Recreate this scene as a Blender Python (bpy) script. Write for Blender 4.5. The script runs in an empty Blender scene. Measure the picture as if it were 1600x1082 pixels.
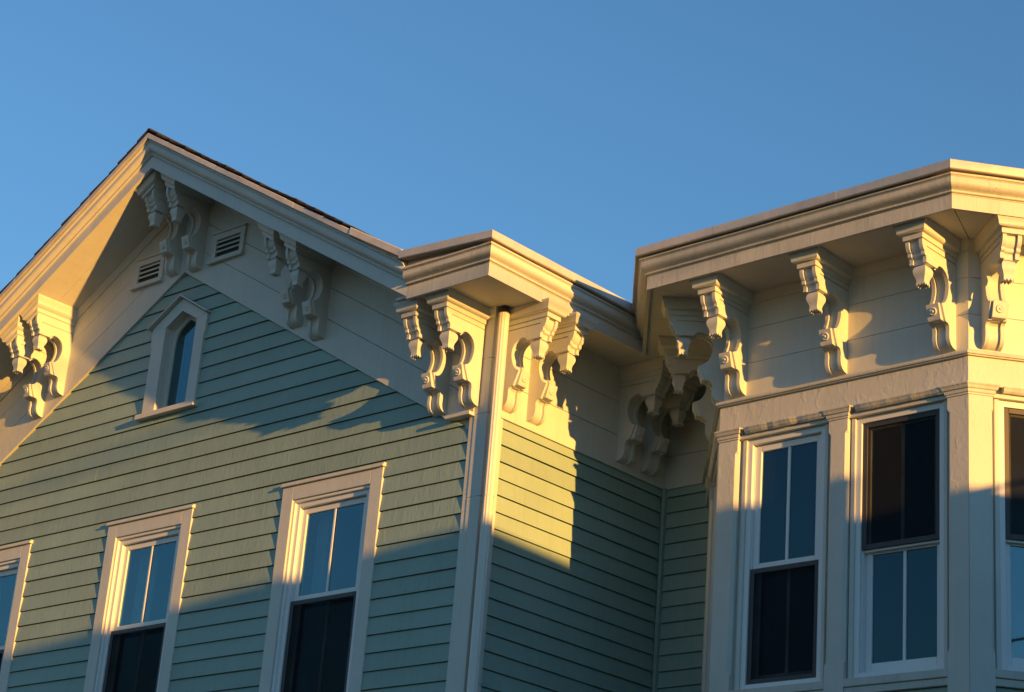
import bpy, math, random
from mathutils import Vector, Matrix, noise
random.seed(7)
R = math.radians
sc = bpy.context.scene

# ------------------------------------------------------------------ camera
cam_data = bpy.data.cameras.new("camera")
cam = bpy.data.objects.new("camera", cam_data)
sc.collection.objects.link(cam)
yaw, pitch, roll = R(-43.5224), R(21.4009), R(4.68999)
Fv = Vector((math.sin(yaw)*math.cos(pitch), math.cos(yaw)*math.cos(pitch), math.sin(pitch)))
R0 = Vector((math.cos(yaw), -math.sin(yaw), 0))
U0 = R0.cross(Fv)
Rv = math.cos(roll)*R0 + math.sin(roll)*U0
Uv = -math.sin(roll)*R0 + math.cos(roll)*U0
M = Matrix((( Rv.x, Uv.x, -Fv.x, 9.0446), (Rv.y, Uv.y, -Fv.y, -9.3367), (Rv.z, Uv.z, -Fv.z, 1.6), (0, 0, 0, 1)))
cam.matrix_world = M
cam_data.sensor_width = 36.0
cam_data.lens = 36.0*3218.14/1600.0
cam_data.clip_end = 3000.0
sc.camera = cam

# ------------------------------------------------------------------ light
SUN_TO = Vector((1.0, -0.172, 0.080)).normalized()      # direction towards the sun
sun_el = math.asin(SUN_TO.z)
sun_az = math.atan2(SUN_TO.x, SUN_TO.y)                 # clockwise from +Y
w = bpy.data.worlds.new("World"); sc.world = w; w.use_nodes = True
nt = w.node_tree; nt.nodes.clear()
wo = nt.nodes.new("ShaderNodeOutputWorld"); bg = nt.nodes.new("ShaderNodeBackground")
sky = nt.nodes.new("ShaderNodeTexSky"); sky.sky_type = 'NISHITA'; sky.sun_disc = False
sky.sun_elevation = sun_el; sky.sun_rotation = sun_az
sky.altitude = 2500; sky.air_density = 1.6; sky.dust_density = 0.0; sky.ozone_density = 3.8
bg.inputs[1].default_value = 0.15
nt.links.new(sky.outputs[0], bg.inputs[0]); nt.links.new(bg.outputs[0], wo.inputs[0])
sd = bpy.data.lights.new("sun", 'SUN'); sd.energy = 5.0; sd.angle = R(0.5); sd.color = (1.0, 0.46, 0.085)
sun = bpy.data.objects.new("sun", sd); sc.collection.objects.link(sun)
sun.rotation_euler = SUN_TO.to_track_quat('Z', 'Y').to_euler()
sc.view_settings.view_transform = 'Standard'; sc.view_settings.look = 'None'
sc.view_settings.gamma = 1.0; sc.view_settings.use_curve_mapping = False
sc.view_settings.exposure = 1.12

# ------------------------------------------------------------------ materials
def mat(name, col, rough=0.6, bumps=(), var=0.10, vscale=3.0, metal=0.0, col2=None, streak=0.0, spec=0.4, peel=0.0, rnd=0.0):
    m = bpy.data.materials.new(name); m.use_nodes = True
    n = m.node_tree.nodes; l = m.node_tree.links
    p = n["Principled BSDF"]
    p.inputs["Roughness"].default_value = rough; p.inputs["Metallic"].default_value = metal
    p.inputs["Specular IOR Level"].default_value = spec
    geo = n.new("ShaderNodeNewGeometry")
    pos = geo.outputs["Position"]
    nz = n.new("ShaderNodeTexNoise"); nz.inputs["Scale"].default_value = vscale; nz.inputs["Detail"].default_value = 6
    nz.inputs["Roughness"].default_value = 0.6
    l.new(pos, nz.inputs["Vector"])
    ramp = n.new("ShaderNodeMapRange"); ramp.inputs[1].default_value = 0.3; ramp.inputs[2].default_value = 0.7
    l.new(nz.outputs["Fac"], ramp.inputs[0])
    mix = n.new("ShaderNodeMix"); mix.data_type = 'RGBA'
    c2 = col2 or tuple(c*(1-var) for c in col)
    mix.inputs[6].default_value = (*col, 1); mix.inputs[7].default_value = (*c2, 1)
    l.new(ramp.outputs[0], mix.inputs[0])
    out = mix.outputs[2]
    if streak:
        mp = n.new("ShaderNodeMapping"); mp.inputs["Scale"].default_value = (14, 14, 0.9)
        l.new(pos, mp.inputs[0])
        n2 = n.new("ShaderNodeTexNoise"); n2.inputs["Scale"].default_value = 2.0; n2.inputs["Detail"].default_value = 5
        l.new(mp.outputs[0], n2.inputs["Vector"])
        r2 = n.new("ShaderNodeMapRange"); r2.inputs[1].default_value = 0.5; r2.inputs[2].default_value = 0.8
        r2.inputs[4].default_value = streak
        l.new(n2.outputs["Fac"], r2.inputs[0])
        mx = n.new("ShaderNodeMix"); mx.data_type = 'RGBA'
        mx.inputs[7].default_value = (col[0]*0.55, col[1]*0.52, col[2]*0.45, 1)
        l.new(r2.outputs[0], mx.inputs[0]); l.new(out, mx.inputs[6]); out = mx.outputs[2]
    if peel:
        n3 = n.new("ShaderNodeTexNoise"); n3.inputs["Scale"].default_value = 38; n3.inputs["Detail"].default_value = 4
        l.new(pos, n3.inputs["Vector"])
        r3 = n.new("ShaderNodeMapRange"); r3.inputs[1].default_value = 0.69; r3.inputs[2].default_value = 0.72; r3.inputs[4].default_value = peel
        l.new(n3.outputs["Fac"], r3.inputs[0])
        mx = n.new("ShaderNodeMix"); mx.data_type = 'RGBA'
        mx.inputs[7].default_value = (0.28, 0.20, 0.13, 1)
        l.new(r3.outputs[0], mx.inputs[0]); l.new(out, mx.inputs[6]); out = mx.outputs[2]
    if rnd:
        oi = n.new("ShaderNodeObjectInfo"); mr = n.new("ShaderNodeMapRange"); mr.inputs[3].default_value = 1-rnd; mr.inputs[4].default_value = 1+rnd
        hs = n.new("ShaderNodeHueSaturation"); l.new(oi.outputs["Random"], mr.inputs[0]); l.new(mr.outputs[0], hs.inputs["Value"]); l.new(out, hs.inputs["Color"]); out = hs.outputs[0]
    l.new(out, p.inputs["Base Color"])
    prev = None
    for (kind, scale, dist, stretch) in bumps:
        mp = n.new("ShaderNodeMapping"); mp.inputs["Scale"].default_value = stretch
        l.new(pos, mp.inputs[0])
        if kind == 'noise':
            t = n.new("ShaderNodeTexNoise"); t.inputs["Scale"].default_value = scale; t.inputs["Detail"].default_value = 4
            h = t.outputs["Fac"]
        elif kind == 'patch':
            t = n.new("ShaderNodeTexNoise"); t.inputs["Scale"].default_value = scale; t.inputs["Detail"].default_value = 3
            rr = n.new("ShaderNodeMapRange"); rr.inputs[1].default_value = 0.56; rr.inputs[2].default_value = 0.60
            l.new(t.outputs["Fac"], rr.inputs[0]); h = rr.outputs[0]
        else:
            t = n.new("ShaderNodeTexVoronoi"); t.inputs["Scale"].default_value = scale
            t.feature = 'DISTANCE_TO_EDGE'; h = t.outputs["Distance"]
            rr = n.new("ShaderNodeMapRange"); rr.inputs[1].default_value = 0.0; rr.inputs[2].default_value = 0.06
            l.new(h, rr.inputs[0]); h = rr.outputs[0]
        l.new(mp.outputs[0], t.inputs["Vector"])
        b = n.new("ShaderNodeBump"); b.inputs["Distance"].default_value = dist; b.inputs["Strength"].default_value = 1.0
        l.new(h, b.inputs["Height"])
        if prev: l.new(prev, b.inputs["Normal"])
        prev = b.outputs[0]
    if prev: l.new(prev, p.inputs["Normal"])
    return m

CREAM = (0.56, 0.58, 0.55)
M = {}
M['cream'] = mat("cream_paint", CREAM, 0.55, [('noise', 9, 0.002, (1, 1, 1)), ('noise', 60, 0.0006, (1, 1, 1))], var=0.10, vscale=2.2, streak=0.18)
M['cream_old'] = mat("weathered_cream_paint", (0.53, 0.545, 0.51), 0.6,
    [('noise', 5, 0.003, (1, 1, 1)), ('patch', 30, 0.00025, (1, 1, 0.3)), ('noise', 45, 0.0012, (1, 1, 0.18)), ('noise', 140, 0.0007, (1, 1, 0.5))], var=0.18, streak=0.38, peel=0.5)
M['cream_peel'] = mat("peeling_cream_paint", (0.55, 0.565, 0.53), 0.6,
    [('patch', 15, 0.0005, (1, 1, 0.6)), ('patch', 34, 0.0003, (1, 1, 0.6)), ('noise', 30, 0.0007, (1, 1, 0.3)), ('noise', 120, 0.0004, (1, 1, 1))], var=0.10, streak=0.12)
M['green'] = mat("sage_green_siding_paint", (0.265, 0.385, 0.35), 0.6,
    [('noise', 5, 0.004, (1, 1, 0.6)), ('noise', 55, 0.0015, (1, 1, 0.22)), ('patch', 30, 0.0003, (1, 1, 0.3))], var=0.14, vscale=1.6, streak=0.20, rnd=0.06)
M['vinyl'] = mat("white_vinyl", (0.68, 0.71, 0.72), 0.4, [('noise', 4, 0.001, (1, 1, 1))], var=0.04)
M['dark_frame'] = mat("bronze_screen_frame", (0.05, 0.048, 0.052), 0.5, var=0.2)
M['metal'] = mat("galvanised_edge_metal", (0.58, 0.56, 0.52), 0.5, [('noise', 6, 0.004, (1, 1, 1))], var=0.22, vscale=4, metal=0.25, streak=0.15)
M['spout'] = mat("painted_aluminium", (0.60, 0.615, 0.58), 0.4, [('noise', 6, 0.0015, (1, 1, 0.4))], var=0.06)
M['wood'] = mat("bare_rusty_wood", (0.42, 0.20, 0.09), 0.8, [('noise', 40, 0.002, (1, 1, 1))], var=0.4, vscale=12, col2=(0.62, 0.50, 0.38))
M['shingle'] = mat("asphalt_shingle", (0.030, 0.026, 0.025), 0.9, [('noise', 150, 0.002, (1, 1, 1))], var=0.5, vscale=20)
M['dark'] = mat("painted_room_gloom", (0.05, 0.05, 0.05), 0.9, var=0.1)  # near-black colour stands in for the gloom of rooms and vent hollows
M['curtain'] = mat("pale_curtain", (0.55, 0.55, 0.50), 0.9, [('noise', 3, 0.01, (12, 12, 0.3))], var=0.2, vscale=8)
M['blind'] = mat("roller_blind", (0.40, 0.42, 0.42), 0.9, var=0.08)
M['pale_green'] = mat("pale_green_clapboard_paint", (0.50, 0.60, 0.46), 0.6, [('noise', 20, 0.001, (1, 1, 1))], var=0.1)
M['asphalt'] = mat("asphalt", (0.05, 0.05, 0.05), 0.9, [('noise', 60, 0.004, (1, 1, 1))], var=0.3, vscale=2)
M['ground'] = mat("lawn_and_earth", (0.07, 0.09, 0.04), 0.95, [('noise', 20, 0.02, (1, 1, 1))], var=0.4, vscale=0.6)
M['concrete'] = mat("concrete", (0.35, 0.34, 0.31), 0.9, [('noise', 40, 0.003, (1, 1, 1))], var=0.15)
M['pole'] = mat("weathered_pole_wood", (0.18, 0.13, 0.09), 0.85, [('noise', 10, 0.004, (6, 6, 0.5))], var=0.3)
M['cable'] = mat("black_cable_rubber", (0.02, 0.02, 0.02), 0.6)

def glass_mat(name, f0, dirt):
    m = bpy.data.materials.new(name); m.use_nodes = True
    n = m.node_tree.nodes; l = m.node_tree.links
    n.remove(n["Principled BSDF"]); out = n["Material Output"]
    tr = n.new("ShaderNodeBsdfTransparent"); tr.inputs[0].default_value = (0.55, 0.74, 0.80, 1)
    gl = n.new("ShaderNodeBsdfGlossy"); gl.inputs["Roughness"].default_value = 0.015; gl.inputs[0].default_value = (0.68, 0.94, 1, 1)
    lw = n.new("ShaderNodeLayerWeight"); lw.inputs[0].default_value = 0.5      # facing term, the same for both sides of the pane
    pw = n.new("ShaderNodeMath"); pw.operation = 'POWER'; pw.inputs[1].default_value = 5.0; l.new(lw.outputs["Facing"], pw.inputs[0])
    fr = n.new("ShaderNodeMapRange"); fr.inputs[3].default_value = f0; fr.inputs[4].default_value = 1.0; l.new(pw.outputs[0], fr.inputs[0])
    geo = n.new("ShaderNodeNewGeometry")
    nz = n.new("ShaderNodeTexNoise"); nz.inputs["Scale"].default_value = 2.2; nz.inputs["Detail"].default_value = 2
    l.new(geo.outputs["Position"], nz.inputs["Vector"])
    b = n.new("ShaderNodeBump"); b.inputs["Distance"].default_value = 0.0012; b.inputs["Strength"].default_value = 1
    l.new(nz.outputs["Fac"], b.inputs["Height"]); l.new(b.outputs[0], gl.inputs["Normal"])
    mx = n.new("ShaderNodeMixShader"); l.new(fr.outputs[0], mx.inputs[0]); l.new(tr.outputs[0], mx.inputs[1]); l.new(gl.outputs[0], mx.inputs[2])
    df = n.new("ShaderNodeBsdfDiffuse"); df.inputs[0].default_value = (0.4, 0.42, 0.42, 1)
    mx2 = n.new("ShaderNodeMixShader"); mx2.inputs[0].default_value = dirt
    l.new(mx.outputs[0], mx2.inputs[1]); l.new(df.outputs[0], mx2.inputs[2]); l.new(mx2.outputs[0], out.inputs[0])
    return m
M['glass'] = glass_mat("window_glass", 0.115, 0.01)
M['glass_dim'] = glass_mat("old_window_glass", 0.052, 0.012)
def mesh_mat():
    m = bpy.data.materials.new("insect_screen"); m.use_nodes = True
    n = m.node_tree.nodes; l = m.node_tree.links
    n.remove(n["Principled BSDF"]); out = n["Material Output"]
    tr = n.new("ShaderNodeBsdfTransparent"); df = n.new("ShaderNodeBsdfDiffuse"); df.inputs[0].default_value = (0.018, 0.021, 0.024, 1)
    mx = n.new("ShaderNodeMixShader")
    geo = n.new("ShaderNodeNewGeometry"); nz = n.new("ShaderNodeTexNoise"); nz.inputs["Scale"].default_value = 5; nz.inputs["Detail"].default_value = 4
    l.new(geo.outputs["Position"], nz.inputs["Vector"])
    mr = n.new("ShaderNodeMapRange"); mr.inputs[3].default_value = 0.42; mr.inputs[4].default_value = 0.62
    l.new(nz.outputs["Fac"], mr.inputs[0]); l.new(mr.outputs[0], mx.inputs[0])
    l.new(tr.outputs[0], mx.inputs[1]); l.new(df.outputs[0], mx.inputs[2]); l.new(mx.outputs[0], out.inputs[0])
    return m
M['screen'] = mesh_mat()

# ------------------------------------------------------------------ mesh helpers
class Fr:
    """wall frame: u along the wall, w outwards, z up"""
    def __init__(s, ox, oy, ux, uy): s.o = (ox, oy); s.u = (ux, uy); s.n = (uy, -ux)
    def p(s, u, w, z): return (s.o[0]+s.u[0]*u+s.n[0]*w, s.o[1]+s.u[1]*u+s.n[1]*w, z)
C50, S50 = math.cos(R(50)), math.sin(R(50))
WORLD = Fr(0, 0, 1, 0)
GAB = Fr(0, 0, 1, 0)
SIDE = Fr(0, 0, 0, 1)
REAR = Fr(0, 1.926, 1, 0)
B1, B2 = (1.415, 0.70), (3.228, 0.70)
LB = 1.6
BAYF = Fr(B1[0], B1[1], 1, 0); BW = B2[0]-B1[0]
BAYR = Fr(B2[0], B2[1], C50, S50)
BAYL = Fr(B1[0]-C50*LB, B1[1]+S50*LB, C50, -S50)
T25 = math.tan(R(25))

class MB:
    def __init__(s): s.v = []; s.f = []
    def add(s, vs, fs):
        k = len(s.v); s.v += [tuple(v) for v in vs]; s.f += [tuple(i+k for i in f) for f in fs]
    def box(s, fr, u0, u1, w0, w1, z0, z1, m0=0.0, m1=0.0):
        """m0/m1: mitre slope at each end (u shifts by m*w)"""
        P = []
        for z in (z0, z1):
            for (u, w, m) in ((u0, w0, m0), (u1, w0, m1), (u1, w1, m1), (u0, w1, m0)):
                P.append(fr.p(u+m*w, w, z))
        s.add(P, [(0, 3, 2, 1), (4, 5, 6, 7), (0, 1, 5, 4), (1, 2, 6, 5), (2, 3, 7, 6), (3, 0, 4, 7)])
    def poly(s, fr, pts, w0, w1):
        """polygon in (u,z), extruded from w0 to w1"""
        n = len(pts)
        s.add([fr.p(u, w0, z) for u, z in pts]+[fr.p(u, w1, z) for u, z in pts],
              [tuple(range(n)), tuple(range(2*n-1, n-1, -1))]+[(i, n+i, n+(i+1) % n, (i+1) % n) for i in range(n)])
    def plan(s, pts, z0, z1):
        n = len(pts)
        s.add([(x, y, z0) for x, y in pts]+[(x, y, z1) for x, y in pts],
              [tuple(range(n-1, -1, -1)), tuple(range(n, 2*n))]+[(i, (i+1) % n, n+(i+1) % n, n+i) for i in range(n)])
    def sweep(s, path, offs, prof, step=0.0, jit=0.0):
        """closed profile (out, up) swept along path; offs = mitred outward vectors per path point"""
        P = []; O = []
        for i in range(len(path)-1):
            a, b = Vector(path[i]), Vector(path[i+1]); oa, ob = Vector(offs[i]), Vector(offs[i+1])
            k = max(1, int((b-a).length/step)) if step else 1
            for j in range(k):
                t = j/k; P.append(a.lerp(b, t)); O.append(oa.lerp(ob, t))
        P.append(Vector(path[-1])); O.append(Vector(offs[-1]))
        n = len(prof); vs = []
        for q, o in zip(P, O):
            for (d, u) in prof:
                jd = ju = 0
                if jit:
                    jd = noise.noise(q*3.1+Vector((d*20, u*20, 0)))*jit; ju = noise.noise(q*2.3+Vector((7, d*9, u*9)))*jit
                vs.append((q.x+o[0]*(d+jd), q.y+o[1]*(d+jd), q.z+u+ju))
        fs = []
        for i in range(len(P)-1):
            for j in range(n):
                a = i*n+j; b = i*n+(j+1) % n
                fs.append((a, b, b+n, a+n))
        fs.append(tuple(range(n-1, -1, -1))); fs.append(tuple(range((len(P)-1)*n, len(P)*n)))
        s.add(vs, fs)
    def tube(s, pts, r, seg=10, flute=0.0):
        rings = []
        for i, p in enumerate(pts):
            p = Vector(p)
            d = (Vector(pts[min(i+1, len(pts)-1)])-Vector(pts[max(i-1, 0)])).normalized()
            a = d.orthogonal().normalized() if abs(d.z) < 0.95 else Vector((1, 0, 0))
            a = (a-d*a.dot(d)).normalized(); b = d.cross(a)
            rr = r[i] if isinstance(r, (list, tuple)) else r
            ring = []
            for k in range(seg):
                t = 2*math.pi*k/seg; q = rr*(1+(flute if k % 2 else 0))
                ring.append(p+a*q*math.cos(t)+b*q*math.sin(t))
            rings.append(ring)
        vs = [v for rg in rings for v in rg]; fs = []
        for i in range(len(rings)-1):
            for k in range(seg):
                a = i*seg+k; b = i*seg+(k+1) % seg; fs.append((a, b, b+seg, a+seg))
        fs.append(tuple(range(seg-1, -1, -1))); fs.append(tuple(range((len(rings)-1)*seg, len(rings)*seg)))
        s.add(vs, fs)
    def mesh(s, name, m, bevel=0):
        me = bpy.data.meshes.new(name); me.from_pydata(s.v, [], s.f); me.materials.append(m)
        import bmesh
        bm = bmesh.new(); bm.from_mesh(me); bmesh.ops.recalc_face_normals(bm, faces=bm.faces)
        if bevel:
            es = [e for e in bm.edges if len(e.link_faces) == 2 and e.calc_face_angle(0) > 0.5]
            bmesh.ops.bevel(bm, geom=es, offset=bevel, segments=1, affect='EDGES', clamp_overlap=True)
        bm.to_mesh(me); bm.free()
        return me
    def build(s, name, m, parent=None, bevel=0, smooth=False):
        me = s.mesh(name, m, bevel)
        if smooth:
            for p in me.polygons: p.use_smooth = True
            me.set_sharp_from_angle(angle=R(35))
        o = bpy.data.objects.new(name, me); sc.collection.objects.link(o)
        if parent is not None:
            o.parent = parent; o.matrix_parent_inverse = world_of(parent).inverted()
        return o

MW = {}
def world_of(o):
    return MW.get(o.name, Matrix.Identity(4))
def empty(name, loc):
    e = bpy.data.objects.new(name, None); sc.collection.objects.link(e); e.location = loc
    e.empty_display_size = 0.3
    MW[e.name] = Matrix.Translation(loc); return e
def tag(o, label=None, cat=None, group=None, kind=None):
    if label: o["label"] = label
    if cat: o["category"] = cat
    if group: o["group"] = group
    if kind: o["kind"] = kind
    return o
def clip(poly, a, b, c):
    """keep a*u+b*z<=c"""
    out = []
    for i in range(len(poly)):
        p, q = poly[i], poly[(i+1) % len(poly)]
        fp, fq = a*p[0]+b*p[1]-c, a*q[0]+b*q[1]-c
        if fp <= 0: out.append(p)
        if fp*fq < 0:
            t = fp/(fp-fq); out.append((p[0]+t*(q[0]-p[0]), p[1]+t*(q[1]-p[1])))
    return out

# ------------------------------------------------------------------ main numbers
C0 = -3.53                      # gable centre
SL = 0.584                      # roof slope
XL = -7.06                      # far left corner of the gable
YF = -0.492                     # front eaves plane
ZF = 6.936                      # bottom of horizontal fascia
ZS = 6.956                      # soffit
def zfas(x): return 8.795-SL*abs(x-C0)          # bottom of the rake fascia
def zsof(x): return zfas(x)+0.02
def zedge(x): return 8.050-0.580*abs(x-C0)      # lower edge of the rake frieze
F1 = (0.380, YF)
FB1, FB2 = (1.116, 0.247), (3.392, 0.241)
F2 = (0.380, FB1[1]+(FB1[0]-0.380)*S50/C50)
FB3 = (FB2[0]+C50*1.7, FB2[1]+S50*1.7)
XR = -0.381                     # where the rake meets the flat return

house = tag(empty("house", (-1.5, 3.0, 0.0)), "Victorian clapboard house with front gable, bracketed cornices and splayed bay window", "house")

# ------------------------------------------------------------------ walls
# window openings in the gable wall (u0,u1,z0,z1)
GW = [-5.60, -3.526, -1.470]
OPEN = [(c-0.400, c+0.400, 4.18, 5.870) for c in GW]
ATT = (-3.665, -3.285, 6.865, 7.60)

def gable_backing():
    b = MB(); w0, w1 = -0.16, -0.031
    xs = sorted([XL, 0.0]+[v for o in OPEN for v in o[:2]])
    for i in range(len(xs)-1):
        a, c = xs[i], xs[i+1]; op = [o for o in OPEN if abs(o[0]-a) < 1e-6]
        if op:
            b.box(GAB, a, c, w0, w1, 0.5, op[0][2]); b.box(GAB, a, c, w0, w1, op[0][3], 6.2)
        else: b.box(GAB, a, c, w0, w1, 0.5, 6.2)
    def top(p):
        p = clip(p, SL, 1, zsof(C0)+SL*C0-0.01); p = clip(p, -SL, 1, zsof(C0)-SL*C0-0.01)
        if len(p) > 2: b.poly(GAB, p, w0, w1)
    top([(XL, 6.2), (ATT[0], 6.2), (ATT[0], 9.5), (XL, 9.5)])
    top([(ATT[1], 6.2), (0, 6.2), (0, 9.5), (ATT[1], 9.5)])
    top([(ATT[0], 6.2), (ATT[1], 6.2), (ATT[1], ATT[2]), (ATT[0], ATT[2])])
    top([(ATT[0], 7.72), (ATT[1], 7.72), (ATT[1], 9.5), (ATT[0], 9.5)])
    o = b.build("front_wall", M['cream'], house); return o
front_wall = gable_backing()
b = MB()
b.box(SIDE, 0.0, 2.08, -0.16, -0.031, 0.5, ZS)
side_wall = b.build("side_wall", M['cream'], house)
b = MB(); b.box(REAR, -0.030, 1.4, -0.16, -0.031, 0.5, ZS)
rear_wall = b.build("recess_wall", M['cream'], house)
b = MB()
b.plan([(XL, 0.16), (XL+0.16, 0.16), (XL+0.16, 9), (XL, 9)], 0.5, 6.95)
b.plan([(XL, 9), (5.0, 9), (5.0, 9.16), (XL, 9.16)], 0.5, 6.95)
b.plan([(4.2, 2.0), (5.0, 2.0), (5.0, 9), (4.2, 9)], 0.5, 6.95)
b.build("outer_wall", M['green'], house)
b = MB()
b.plan([(XL-0.03, -0.03), (0.03, -0.03), (0.03, 1.896), (0.4, 1.896), (B1[0], B1[1]), (B2[0], B2[1]), (4.25, 1.9), (5.0, 1.9), (5.0, 9.2), (XL-0.03, 9.2)], 0.0, 0.5)
b.build("foundation", M['concrete'], house)

def board(fr, parent, zb, e, spans, th=0.014):
    """one clapboard: spans = list of (u0b,u1b,u0t,u1t)"""
    for (a, c, at, ct) in spans:
        b = MB(); L = c-a
        k = max(1, int(L/0.5)); ov = 0.022
        vs = []; sag = random.uniform(-1, 1)*0.0012
        ph = random.uniform(0, 50)
        for i in range(k+1):
            t = i/k; ub = a+(c-a)*t; ut = at+(ct-at)*t
            dz = noise.noise(Vector((ub*0.9+ph, zb*4, 0)))*0.0035; dw = noise.noise(Vector((ub*1.7, zb*9+ph, 3)))*0.0022
            zt_ = zb+e; f = lambda w_: dw*0.5+w_
            vs += [fr.p(ub, -th-0.014, zb+dz+0.007), fr.p(ub, dw-0.004, zb+dz+0.006), fr.p(ub, dw-0.002, zb+dz), fr.p(ub, dw, zb+dz),
                   fr.p(ut, f(-th*0.86), zt_-0.0055), fr.p(ut, f(-th-0.012), zt_-0.0045), fr.p(ut, -th-0.012, zt_+ov), fr.p(ut, -th-0.016, zt_+ov)]
        fs = []
        for i in range(k):
            q = i*8
            fs += [(q+j, q+(j+1) % 8, q+8+(j+1) % 8, q+8+j) for j in range(8)]
        fs += [tuple(range(7, -1, -1)), tuple(range(k*8, k*8+8))]
        b.add(vs, fs); b.build("clapboard", M['green'], parent)

# gable clapboards
E1 = 0.1247; Z1 = 5.2785
for i in range(-14, 24):
    zb = Z1+E1*i; zt = zb+E1+0.02
    def lim(z, s):
        x = C0+s*(8.05-z)/0.580
        x += -s*0+s*0.03
        return max(x, XL+0.02) if s < 0 else min(x, -0.085)
    lo, hi, lot, hit = lim(zb, -1), lim(zb, 1), lim(zt, -1), lim(zt, 1)
    if zb > 7.99: continue
    cuts = []
    for (a, c, z0, z1) in OPEN:
        if zb < z1-0.001 and zt > z0-0.02: cuts.append((a-0.05, c+0.05))
    if zb < ATT[3]+0.02 and zt > ATT[2]-0.01: cuts.append((ATT[0]-0.02, ATT[1]+0.02))
    if zb < 7.70 and zb >= ATT[3]+0.02: cuts.append((-3.57, -3.38))
    ed = [lo]; et = [lot]
    for (a, c) in cuts: ed += [a, c]; et += [a, c]
    ed.append(hi); et.append(hit)
    sp = []
    for j in range(0, len(ed), 2):
        a, c, at, ct = ed[j], ed[j+1], et[j], et[j+1]
        if c-a > 2.6 and random.random() < 0.9:
            q = a+(c-a)*random.uniform(0.25, 0.75)
            sp += [(a, q-0.0015, at, q-0.0015), (q+0.0015, c, q+0.0015, ct)]
        else: sp.append((a, c, at, ct))
    board(GAB, front_wall, zb, E1, sp)
E2 = 0.1172; Z2 = 5.3255
for i in range(-14, 8):
    zb = Z2+E2*i
    if zb > 6.2: continue
    board(SIDE, side_wall, zb, E2, [(0.06, 1.90, 0.06, 1.90)])
    board(REAR, rear_wall, zb, E2, [(0.025, 1.05, 0.025, 1.05)])
b = MB(); b.box(GAB, XL, 0, -0.030, -0.001, 0.5, Z1-E1*14); b.build("siding", M['green'], front_wall)
b = MB(); b.box(SIDE, 0, 1.9, -0.030, -0.001, 0.5, Z2-E2*14); b.build("siding", M['green'], side_wall)
b = MB(); b.box(REAR, 0, 1.2, -0.030, -0.001, 0.5, Z2-E2*14); b.build("siding", M['green'], rear_wall)
# inner corner strip, outer corner boards
b = MB(); b.box(REAR, 0.0, 0.028, -0.01, 0.026, 0.5, 6.22); b.build("corner_strip", M['green'], rear_wall, bevel=0.002)
for (z0, z1) in ((0.5, 3.1), (3.103, 5.62), (5.623, 6.205), (6.208, 6.60), (6.603, ZS-0.001)):
    b = MB(); b.box(GAB, -0.117, 0.003, -0.030, 0.003, z0, z1); b.box(SIDE, 0.001, 0.100, -0.030, 0.0032, z0, z1)
    b.build("corner_board", M['cream'], front_wall, bevel=0.0015)
b = MB(); b.box(GAB, XL-0.02, XL+0.11, -0.03, 0.004, 0.5, 6.5); b.build("corner_board", M['cream'], front_wall)

# rake friezes: three boards a side
FR_W = 0.012
for s in (-1, 1):
    fz = MB()
    for k in range(3):
        H = zsof(C0)-zedge(C0); lo = k/3*H; hi = (k+1)/3*H
        g = 0.0018
        far = XL-0.2 if s < 0 else 0.0
        def zl(x, o): return zedge(x)+(zsof(x)-zedge(x))*o/H
        pts = [(C0, zl(C0, lo)+g), (far, zl(far, lo)+g), (far, zl(far, hi)-g), (C0, zl(C0, hi)-g)]
        if k == 2: pts[2] = (far, zsof(far)+0.4) if s > 0 else pts[2]
        if s > 0:
            pts = clip(pts, 1, 0, -0.119); pts = clip(pts, 0, -1, -6.226)
            if k == 2: pts = clip(pts, 0, 1, max(ZS, 0)+3)
        else:
            pts = clip(pts, -1, 0, -(XL+0.12)); pts = clip(pts, 0, -1, -6.226)
        pts = clip(pts, s*SL, 1, zsof(C0)+s*SL*C0+0.02) if not (s > 0 and k == 2) else pts
        b = MB(); b.poly(GAB, pts, -0.030, FR_W+random.uniform(-0.001, 0.001))
        b.build("frieze_board", M['cream'], front_wall, bevel=0.0012)
b = MB(); b.box(GAB, -0.350, -0.1172, -0.012, 0.052, 6.200, 6.2255); b.build("ledge", M['cream'], front_wall, bevel=0.003)
board(GAB, front_wall, 6.7745, 0.062, [(ATT[0]-0.019, ATT[1]+0.019, ATT[0]-0.019, ATT[1]+0.019)])
# horizontal friezes on side wall and recess wall
for k in range(3):
    h = (ZS-6.205)/3; z0 = 6.205+h*k+0.0018; z1 = 6.205+h*(k+1)-0.0018
    b = MB(); b.box(SIDE, 0.1005, 1.926, -0.030, FR_W, z0, z1, 0, -1); b.build("frieze_board", M['cream'], side_wall, bevel=0.0012)
    b = MB(); b.box(REAR, 0.0, 1.05, -0.030, FR_W, z0, z1, 1, 0); b.build("frieze_board", M['cream'], rear_wall, bevel=0.0012)

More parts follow.
